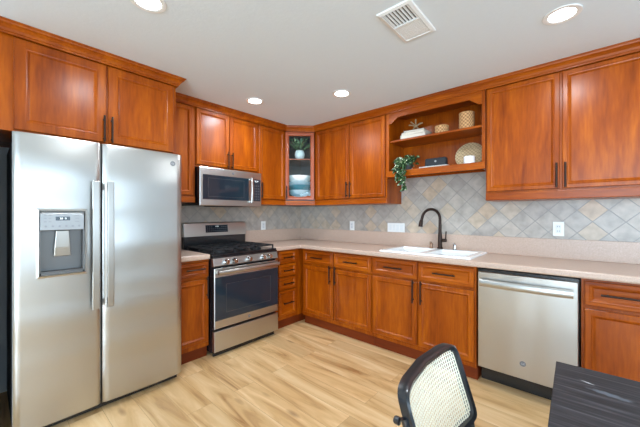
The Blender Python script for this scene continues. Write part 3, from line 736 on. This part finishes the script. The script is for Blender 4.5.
m = MB(); m.tube([(0.015, 0, 0.085), (0.062, -0.004, 0.085)], 0.016, 12); m.tube([(0.054, -0.004, 0.085), (0.057, -0.004, 0.125), (0.062, -0.006, 0.175)], [0.008, 0.006, 0.006], 10)
m.build('lever', M_BRONZE, fc, smooth=True)
def dispenser(x, label, mat):
    t = thing('soap_dispenser', label, 'dispenser', (x, -0.092, zt))
    MB().lathe([(0.020, 0), (0.019, 0.006), (0.015, 0.010), (0.015, 0.045), (0.012, 0.052)], 16).build('body', mat, t, smooth=True)
    MB().tube([(0, 0, 0.050), (0, -0.005, 0.060), (0, -0.035, 0.062)], 0.006, 8).build('spout', mat, t, smooth=True)
dispenser(1.985, 'small bronze fitting left of the faucet on the sink', plain('warm_bronze', srgb(150, 118, 96), 0.3, 0.9))
dispenser(2.215, 'small polished steel fitting right of the faucet on the sink', M_CHROME)

# ================================================================ OUTLETS AND SWITCHES
def plate(name, label, loc, rz, w=0.072, h=0.116, kind='outlet'):
    t = thing(name, label, 'outlet' if kind == 'outlet' else 'switch', loc, rz)
    MB().box(-w/2, w/2, -0.006, 0, -h/2, h/2).build('cover_plate', M_WHITE, t, bevel=0.002)
    if kind == 'outlet':
        MB().box(-0.017, 0.017, -0.0085, -0.0062, -0.034, 0.034).build('receptacle', plain('outlet_face', srgb(222, 224, 226), 0.3), t, bevel=0.001)
        m = MB()
        for s in (-0.018, 0.018):
            for x in (-0.007, 0.005): m.box(x, x+0.002, -0.0092, -0.0086, s-0.004, s+0.005)
        m.build('slots', M_BLACK, t)
    else:
        for k in range(4): MB().box(-0.085+k*0.046, -0.053+k*0.046, -0.0085, -0.0062, -0.033, 0.033).build('rocker', plain('rocker_white', srgb(230, 232, 232), 0.4), t, bevel=0.001)
    return t
plate('wall_outlet', 'white outlet on the tile above the dishwasher', (2.999, -0.0062, 1.180), RB)
plate('wall_outlet', 'white outlet on the back tile left of the four-switch plate', (0.939, -0.0062, 1.156), RB)
plate('wall_outlet', 'white outlet on the left wall tile right of the range', (0.0062, -0.700, 1.152), RL)
plate('light_switch', 'wide white four-gang switch plate left of the faucet', (1.549, -0.0062, 1.149), RB, 0.212, 0.104, 'switch')

# ================================================================ CEILING FITTINGS
def downlight(x, y, label):
    t = thing('recessed_light', label, 'ceiling light', (x, y, H), 0, 'recessed ceiling lights')
    m = MB(); m.lathe([(0.088, -0.0005), (0.087, -0.004), (0.070, -0.006), (0.062, -0.003), (0.062, -0.0008)], 36, cap0=False, cap1=False); m.build('trim_ring', M_TRIMW, t, smooth=True)
    MB().lathe([(0.0615, -0.0008), (0.058, -0.003), (0.03, -0.004)], 36).build('diffuser', M_LAMP, t, smooth=True)
    d = bpy.data.lights.new('lamp_glow', 'AREA'); d.shape = 'DISK'; d.size = 0.13; d.energy = 9; d.color = (0.86, 0.96, 1.04)
    o = bpy.data.objects.new('lamp_glow', d); C.objects.link(o); o.parent = t; o.location = (0, 0, -0.014)
    return t
downlight(3.070, -1.003, 'round recessed ceiling light right of the air vent')
downlight(1.495, -0.955, 'round recessed ceiling light nearest the open shelf unit, left of the air vent')
downlight(0.752, -1.377, 'small round recessed ceiling light nearest the microwave')
downlight(1.468, -2.580, 'round recessed ceiling light cut by the top edge, over the refrigerator side')
V_ = thing('air_vent', 'white rectangular louvred air register in the ceiling', 'vent', (2.399, -1.515, H))
vw, vh = 0.100, 0.178
m = MB()
def vr(i, z): return [(-vw+i, -vh+i, z), (vw-i, -vh+i, z), (vw-i, vh-i, z), (-vw+i, vh-i, z)]
m.rings([vr(0, -0.0005), vr(0.003, -0.008), vr(0.022, -0.012), vr(0.026, -0.004)], False, False); m.build('frame', M_TRIMW, V_)
MB().box(-vw+0.02, vw-0.02, -vh+0.02, vh-0.02, -0.0018, -0.0008).build('duct_dark', plain('duct_shade', srgb(110, 110, 110), 0.8), V_)
MB().box(-vw+0.024, vw-0.024, -0.012, -0.002, -0.012, -0.002).build('divider', M_TRIMW, V_)
for k in range(8):
    x = -vw+0.032+k*0.0195
    MB().prism([(x-0.002, -0.011), (x, -0.011), (x+0.005, -0.0022), (x+0.003, -0.0022)], -vh+0.025, -0.012, 'y').build('slat', M_TRIMW, V_)
for k in range(9):
    y = 0.004+k*0.0165
    MB().prism([(y-0.006, -0.0105), (y+0.0095, -0.0095), (y+0.0095, -0.0080), (y-0.006, -0.0090)], -vw+0.025, vw-0.025, 'x').build('slat', M_TRIMW, V_)

# ================================================================ SHELF DECOR
MS, BS = 2.0635, 1.7395        # shelf tops
def book(label, x, y, z, w, d, h, rz, mat, name='book'):
    t = thing(name, label, 'book', (x, y, z), rz)
    m = MB(); m.box(-w/2, w/2, -d/2, d/2, 0, 0.003).box(-w/2, w/2, -d/2, d/2, h-0.003, h).box(-w/2, -w/2+0.003, -d/2, d/2, 0.003, h-0.003); m.build('cover', mat, t)
    MB().box(-w/2+0.0035, w/2-0.004, -d/2+0.004, d/2-0.004, 0.0035, h-0.0035).build('pages', M_WHITEBOOK, t)
    return t
book('large cream book at the bottom of the stack on the upper open shelf', 1.875, -0.205, MS, 0.255, 0.19, 0.040, 0.05, M_WHITEBOOK)
book('cream book in the middle of the stack on the upper open shelf', 1.880, -0.205, MS+0.0405, 0.240, 0.18, 0.026, -0.04, plain('ivory_cover', srgb(186, 176, 160), 0.6))
book('thin greyish book on top of the stack, under the knot ornament', 1.878, -0.210, MS+0.067, 0.205, 0.155, 0.016, 0.08, M_GREYBOOK)
# twisted metal ornament of crossing loops
kt = thing('knot_ornament', 'bronze knot ornament of crossing arms standing on the stacked books', 'ornament', (1.875, -0.215, MS+0.0835))
m = MB()
dirs = [(0.8, 0.15, 0.35), (-0.8, -0.1, 0.3), (0.35, 0.6, 0.5), (-0.3, -0.65, 0.45), (0.5, -0.3, -0.62), (-0.5, 0.3, -0.62), (0.0, 0.0, 1.0), (-0.1, -0.5, -0.70)]
cpt = Vector((0, 0, 0.045))
for dv in dirs:
    v = Vector(dv).normalized()*0.074; p = cpt+v
    if p.z < 0.006: p.z = 0.006
    m.tube([cpt, cpt.lerp(p, 0.5)+Vector((0, 0, 0.006)), p], [0.008, 0.0065, 0.008], 8)
m.lathe([(0.004, 0.032), (0.012, 0.038), (0.013, 0.048), (0.004, 0.058)], 12)
m.build('arms', plain('aged_metal', srgb(150, 124, 92), 0.5, 0.2), kt, smooth=True)
def basket(label, x, y, r, h):
    t = thing('woven_basket', label, 'basket', (x, y, MS))
    n = int(h/0.008); seg = 40; rr = []
    for k in range(n*4+1):
        z = h*k/(n*4)
        rr.append([((r+0.0014*math.sin(z/0.008*2*PI*0.5+ (i % 2)*PI))*math.cos(2*PI*i/seg), (r+0.0014*math.sin(z/0.008*2*PI*0.5+(i % 2)*PI))*math.sin(2*PI*i/seg), z) for i in range(seg)])
    rr.append([((r-0.006)*math.cos(2*PI*i/seg), (r-0.006)*math.sin(2*PI*i/seg), h) for i in range(seg)])
    rr.append([((r-0.007)*math.cos(2*PI*i/seg), (r-0.007)*math.sin(2*PI*i/seg), 0.006) for i in range(seg)])
    MB().rings(rr).build('wall', M_WICKER, t, smooth=False)
    MB().tube([((r-0.002)*math.cos(2*PI*i/36), (r-0.002)*math.sin(2*PI*i/36), h) for i in range(36)], 0.004, 8, closed=True).build('rim', plain('basket_rim', srgb(196, 150, 96), 0.6), t, smooth=True)
basket('low round woven basket on the upper open shelf beside the books', 2.130, -0.20, 0.062, 0.082)
basket('tall round woven basket on the upper open shelf, at its right end', 2.355, -0.205, 0.064, 0.158)
# woven round plate leaning on the back
pt = thing('woven_plate', 'round woven plate leaning at the right end of the lower open shelf', 'plate', (2.345, -0.115, BS))
m = MB(); prp = []
for k in range(13):
    r = 0.124*k/12+0.0005; prp.append((r, 0.004*math.sin(k*PI)*1+0.010*(r/0.124)**2+(0.0015 if k % 2 else 0)))
prp.append((0.126, 0.006)); 
for k in range(12, -1, -1): prp.append((0.124*k/12+0.0004, -0.004+0.010*(k/12)**2))
m.lathe(prp, 48, (0, 0, 0), 'y', cap0=True, cap1=True)
o = m.build('weave', weave_mat('pale_weave', srgb(164, 140, 104), srgb(200, 176, 138), 62), pt, smooth=False); o.rotation_euler = (math.radians(-16), 0, 0); o.location = (0, 0.02, 0.123)
m = MB(); m.tube([(0.125*math.cos(2*PI*i/40), 0.013, 0.125*math.sin(2*PI*i/40)) for i in range(40)], 0.0035, 8, closed=True)
o2 = m.build('rim', plain('plate_rim', srgb(208, 176, 128), 0.6), pt, smooth=True); o2.rotation_euler = o.rotation_euler; o2.location = o.location
cd = thing('candle', 'white pillar candle in front of the round woven plate', 'candle', (2.388, -0.245, BS))
MB().lathe([(0.046, 0), (0.047, 0.003), (0.047, 0.074), (0.045, 0.078), (0.010, 0.075)], 28).build('wax', M_PORC, cd, smooth=True)
MB().tube([(0, 0, 0.074), (0.001, 0, 0.086)], 0.0012, 6).build('wick', M_BLACK, cd)
book('flat white book under the black speaker on the lower open shelf', 2.085, -0.235, BS, 0.265, 0.155, 0.020, 0.0, M_WHITE)
sp = thing('portable_speaker', 'black portable speaker with round badge lying on the white book', 'speaker', (2.085, -0.225, BS+0.0205))
m = MB(); pr = []
for (xx, sc_) in ((-0.100, 0.72), (-0.097, 0.9), (-0.090, 1.0), (0.090, 1.0), (0.097, 0.9), (0.100, 0.72)):
    pr.append([(xx, 0.034*sc_*max(-1, min(1, 1.25*math.cos(q))), 0.042+0.042*sc_*max(-1, min(1, 1.25*math.sin(q)))) for q in [2*PI*i/24 for i in range(24)]])
m.rings(pr); m.build('body', plain('black_mesh_cloth', srgb(30, 34, 40), 0.75, nscale=400, noise=0.3), sp, smooth=True)
MB().lathe([(0.010, -0.034), (0.010, -0.0365), (0.006, -0.037)], 20, (0.006, 0, 0.050), 'y').build('badge', plain('badge_grey', srgb(150, 150, 150), 0.4), sp)

# plants
def leaf_into(bm_, base, direction, up, ln, wd, fold=0.2, droop=0.3):
    d = Vector(direction).normalized(); u = Vector(up); s = d.cross(u).normalized(); u = s.cross(d)
    rows = [(0.0, 0.02), (0.12, 0.62), (0.35, 1.0), (0.65, 0.72), (0.88, 0.30), (1.0, 0.02)]
    R = []
    for q, wv in rows:
        c_ = Vector(base)+d*ln*q - u*ln*droop*q*q
        R.append([bm_.verts.new(c_-s*wd/2*wv+u*wd*fold*wv), bm_.verts.new(c_), bm_.verts.new(c_+s*wd/2*wv+u*wd*fold*wv)])
    fs_ = []
    for A_, B_ in zip(R, R[1:]):
        for k in range(2): fs_.append(bm_.faces.new((A_[k], A_[k+1], B_[k+1], B_[k])))
    return fs_
def leaf_mat(name, cs):
    m, nt, b = nmat(name); L = nt.links.new
    g = nt.nodes.new('ShaderNodeTexCoord'); nz = nt.nodes.new('ShaderNodeTexNoise'); nz.inputs['Scale'].default_value = 55; nz.inputs['Detail'].default_value = 3
    L(g.outputs['Object'], nz.inputs['Vector']); r = ramp(nt, cs); L(nz.outputs[0], r.inputs[0]); L(r.outputs[0], b.inputs['Base Color'])
    b.inputs['Roughness'].default_value = 0.4
    return m
M_POTHOS = leaf_mat('variegated_leaf', [(0.36, srgb(20, 44, 22)), (0.52, srgb(36, 70, 34)), (0.60, srgb(78, 112, 62)), (0.68, srgb(206, 214, 178))])
M_SUCC = leaf_mat('soft_green_leaf', [(0.35, srgb(58, 88, 56)), (0.55, srgb(98, 132, 90)), (0.7, srgb(150, 176, 136))])
pp = thing('trailing_plant', 'trailing variegated green plant hanging over the lower open shelf left end', 'plant', (1.793, -0.245, BS))
MB().lathe([(0.035, 0), (0.048, 0.004), (0.055, 0.07), (0.057, 0.078), (0.051, 0.078), (0.048, 0.068)], 24).build('pot', plain('dark_pot', srgb(60, 58, 54), 0.6), pp, smooth=True)
stems = MB(); lv = MB(); rnd = random.Random(5)
paths = []
for k in range(20):     # bushy crown
    a_ = 2*PI*k/20+rnd.uniform(-.2, .2); r_ = rnd.uniform(0.06, 0.105); h_ = rnd.uniform(0.10, 0.165)
    paths.append([Vector((0, 0, 0.07)), Vector((math.cos(a_)*r_*0.5, math.sin(a_)*r_*0.5, h_)), Vector((math.cos(a_)*r_, math.sin(a_)*r_, h_-0.02))])
for k, (xo, ln) in enumerate(((-0.055, 0.03), (-0.035, 0.10), (-0.010, 0.12), (0.028, 0.23), (0.020, 0.19), (0.045, 0.05), (0.008, 0.08))):
    paths.append([Vector((xo*0.3, -0.02, 0.075)), Vector((xo*0.8, -0.075, 0.10)), Vector((xo, -0.125, 0.055)), Vector((xo*1.05, -0.130, 0.03-ln*0.5)), Vector((xo+rnd.uniform(-.015, .015), -0.127, 0.03-ln))])
for P in paths:
    stems.tube(P, 0.0018, 6)
    L_ = sum((P[i+1]-P[i]).length for i in range(len(P)-1)); n = max(3, int(L_/0.026))
    for i in range(n+1):
        q = (i/n)*(len(P)-1); a_i = min(int(q), len(P)-2); p = P[a_i].lerp(P[a_i+1], q-a_i)
        if p.z < 0.05 and p.y > -0.105: continue
        if (p-P[0]).length < 0.03: continue
        dv = Vector((rnd.uniform(-1, 1), rnd.uniform(-0.9, 0.1), rnd.uniform(-0.75, 0.25)))
        if p.y < -0.115: dv.y = rnd.uniform(-0.9, -0.25); dv.z = rnd.uniform(-1.0, -0.1)
        sz = rnd.uniform(0.044, 0.066)
        leaf_into(lv.bm, p, dv, Vector((rnd.uniform(-.3, .3), -0.8, 0.6)), sz, sz*0.72)
stems.build('stems', plain('stem_green', srgb(78, 104, 58), 0.5), pp, smooth=True)
lv.build('foliage', M_POTHOS, pp, smooth=True)

cpl = thing('potted_plant', 'small leafy plant in a round white pot behind the corner cabinet glass', 'plant', (0.405, -0.420, 2.0105))
MB().lathe([(0.036, 0), (0.054, 0.014), (0.066, 0.050), (0.063, 0.084), (0.050, 0.110), (0.044, 0.110), (0.042, 0.09)], 28).build('pot', M_PORC, cpl, smooth=True)
lv = MB(); st = MB()
for k in range(20):
    a_ = 2*PI*k/20*2.6; el = rnd.uniform(0.35, 1.35); ln = rnd.uniform(0.11, 0.16)
    tip = Vector((math.cos(a_)*math.cos(el)*ln, math.sin(a_)*math.cos(el)*ln, 0.105+math.sin(el)*ln))
    b0 = Vector((0, 0, 0.085)); st.tube([b0, b0.lerp(tip, .6)+Vector((0, 0, .008)), tip], 0.0015, 6)
    for s_ in (0.5, 0.75, 1.0):
        p = b0.lerp(tip, s_); leaf_into(lv.bm, p, (tip-b0)+Vector((rnd.uniform(-.06, .06), rnd.uniform(-.06, .06), 0)), Vector((0.5, -0.5, 0.8)), 0.048, 0.030)
st.build('stems', plain('stem_green2', srgb(86, 110, 66), 0.5), cpl, smooth=True); lv.build('foliage', M_SUCC, cpl, smooth=True)
# dishes behind glass
M_TEAL = plain('teal_glaze', srgb(70, 128, 142), 0.2, coat=0.5); M_PBLUE = plain('pale_blue_glaze', srgb(176, 206, 218), 0.2, coat=0.5)
def dish(nm, label, z, r, h, mat, cat):
    t = MB().lathe([(r*0.45, 0), (r*0.5, 0.004), (r*0.86, h*0.45), (r, h), (r*0.97, h), (r*0.8, h*0.5), (r*0.4, 0.010)], 36).build(nm, mat, smooth=True)
    t.location = (0.375, -0.395, z); tag(t, label, cat)
zz = 1.5005
dish('dinner_plate', 'pale blue plate at the bottom of the dish stack behind the corner glass', zz, 0.150, 0.030, M_PBLUE, 'plate')
dish('serving_bowl', 'pale blue bowl low in the dish stack behind the corner glass', zz+0.025, 0.150, 0.085, M_PBLUE, 'bowl')
dish('serving_bowl', 'deep teal bowl in the middle of the dish stack behind the corner glass', zz+0.085, 0.152, 0.090, M_TEAL, 'bowl')
dish('serving_bowl', 'shallow blue bowl just under the white bowl behind the corner glass', zz+0.155, 0.154, 0.060, M_PBLUE, 'bowl')
dish('serving_bowl', 'white bowl on top of the dish stack behind the corner glass', zz+0.195, 0.156, 0.100, M_PORC, 'bowl')

# ================================================================ TABLE AND CHAIR
T_ = thing('dining_table', 'dark wood-grain dining table with a scuffed top in the lower right', 'table', (3.088, -1.722, 0), math.radians(1.3))
MB().box(0, 0.95, -1.30, 0, 0.715, 0.750).build('tabletop', M_TABLE, T_, bevel=0.002)
m = MB(); m.box(0.06, 0.89, -1.24, -1.22, 0.62, 0.714).box(0.06, 0.89, -0.08, -0.06, 0.62, 0.714).box(0.06, 0.08, -1.22, -0.08, 0.62, 0.714).box(0.87, 0.89, -1.22, -0.08, 0.62, 0.714)
m.build('apron', M_TABLE, T_)
for x in (0.04, 0.85):
    for y in (-0.10, -1.26): MB().box(x, x+0.06, y, y+0.06, 0, 0.714).build('leg', M_TABLE, T_, bevel=0.003)

# cane chair: local x forward (towards the table), y across
K = thing('dining_chair', 'black framed chair with woven cane back facing the dark table', 'chair', (2.822, -2.247, 0), 0.02)
HW, BH = 0.205, 0.250           # half width, height of back
Zt = 0.848; TILT = 0.31
def back_pt(u, v, off=0.0):
    """u in -1..1 across, v 0 (top) .. 1 (bottom); curved and reclined backrest"""
    y = u*HW; bow = -0.029*(1-u*u)      # the middle curves away from the sitter
    z = Zt-v*BH*math.cos(TILT); x = v*BH*math.sin(TILT)+bow+off
    return Vector((x, y, z))
def rrect(n=16, e_=10.0, su=1.0, sv=1.0):
    out = []
    for i in range(4*n):
        a_ = 2*PI*i/(4*n); c_, s_ = math.cos(a_), math.sin(a_)
        out.append((su*math.copysign(abs(c_)**(2/e_), c_), 0.5+0.5*sv*math.copysign(abs(s_)**(2/e_), s_)))
    return out
outer = rrect(); inner = rrect(su=0.925, sv=0.885)
m = MB(); ro = []
for (u, v), (ui, vi) in zip(outer, inner):
    p, q = back_pt(u, v), back_pt(ui, vi); t_ = 0.015
    ro.append([p+Vector((-t_, 0, 0)), p+Vector((-t_*0.2, 0, 0))+(p-q)*0.05, p+Vector((t_*0.6, 0, 0))+(p-q)*0.06, p.lerp(q, .3)+Vector((t_, 0, 0)), q+Vector((t_*0.8, 0, 0)), q+Vector((-t_*0.8, 0, 0))])
ro.append(ro[0]); m.rings([[tuple(x_) for x_ in r] for r in ro], False, False); m.build('back_frame', M_CHAIRBLK, K, smooth=True, merge=True)
cn = MB()
def inside(u, v, k=1.0): return (abs(u/0.94))**10+(abs((v-0.5)/0.5/0.90))**10 < k
def strands(fun, n0, n1, step, wdt):
    """thin flat strands of cane across the curved back"""
    for k in range(n0, n1+1):
        pts_ = []
        for j in range(-30, 31):
            u, v = fun(k*step, j/30)
            if inside(u, v): pts_.append((u, v))
        if len(pts_) < 2: continue
        R = []
        for i, (u, v) in enumerate(pts_):
            a0 = pts_[max(0, i-1)]; a1 = pts_[min(len(pts_)-1, i+1)]
            du, dv = (a1[0]-a0[0])*HW, (a1[1]-a0[1])*BH; l_ = math.hypot(du, dv) or 1
            nu, nv = -dv/l_*wdt/2/HW, du/l_*wdt/2/BH
            R.append((cn.bm.verts.new(back_pt(u+nu, v+nv, 0.002)), cn.bm.verts.new(back_pt(u-nu, v-nv, 0.002))))
        for a_, b_ in zip(R, R[1:]): cn.bm.faces.new((a_[0], a_[1], b_[1], b_[0]))
S1 = 0.057
strands(lambda k, j: (k, 0.5+0.5*j), -20, 20, S1, 0.0058)
strands(lambda k, j: (j, 0.5+k), -14, 14, S1*HW/BH*1.0, 0.0028)
co = cn.build('cane_back', M_CANE, K)
sm = co.modifiers.new('thickness', 'SOLIDIFY'); sm.thickness = 0.0012
# seat
ss = []
for zz_, kk_ in ((0.435, 0.97), (0.440, 1.0), (0.462, 1.0), (0.467, 0.97)):
    ss.append([(0.285+kk_*0.215*math.copysign(abs(math.cos(a_))**0.5, math.cos(a_)), kk_*0.225*math.copysign(abs(math.sin(a_))**0.5, math.sin(a_)), zz_) for a_ in [2*PI*i/48 for i in range(48)]])
MB().rings(ss).build('seat_frame', M_CHAIRBLK, K, smooth=True)
MB().lathe([(0.17, 0.4675), (0.168, 0.470), (0.10, 0.4705)], 40, (0.285, 0, 0)).build('cane_seat', M_CANE, K, smooth=True)
for s in (-1, 1):
    y = s*0.20
    m = MB(); m.tube([(0.010, s*0.204, 0.790), (0.022, s*0.204, 0.745), (0.060, s*0.202, 0.60), (0.078, y, 0.50), (0.090, y, 0.445), (0.12, y, 0.422), (0.16, y, 0.418), (0.44, y, 0.418), (0.475, y, 0.405), (0.490, y, 0.375), (0.490, y, 0.06), (0.475, y, 0.022), (0.445, y, 0.0125), (0.02, y, 0.0125)], 0.0105, 12)
    m.build('tube_leg', M_CHAIRBLK, K, smooth=True)
    MB().lathe([(0.008, -0.016), (0.010, -0.013), (0.010, -0.002), (0.007, 0.0)], 14, (-0.002, s*0.204, 0.775), 'x').build('bracket', M_CHAIRBLK, K, smooth=True)
MB().tube([(0.02, -0.20, 0.0125), (0.02, 0.20, 0.0125)], 0.0115, 12).build('rear_bar', M_CHAIRBLK, K, smooth=True)
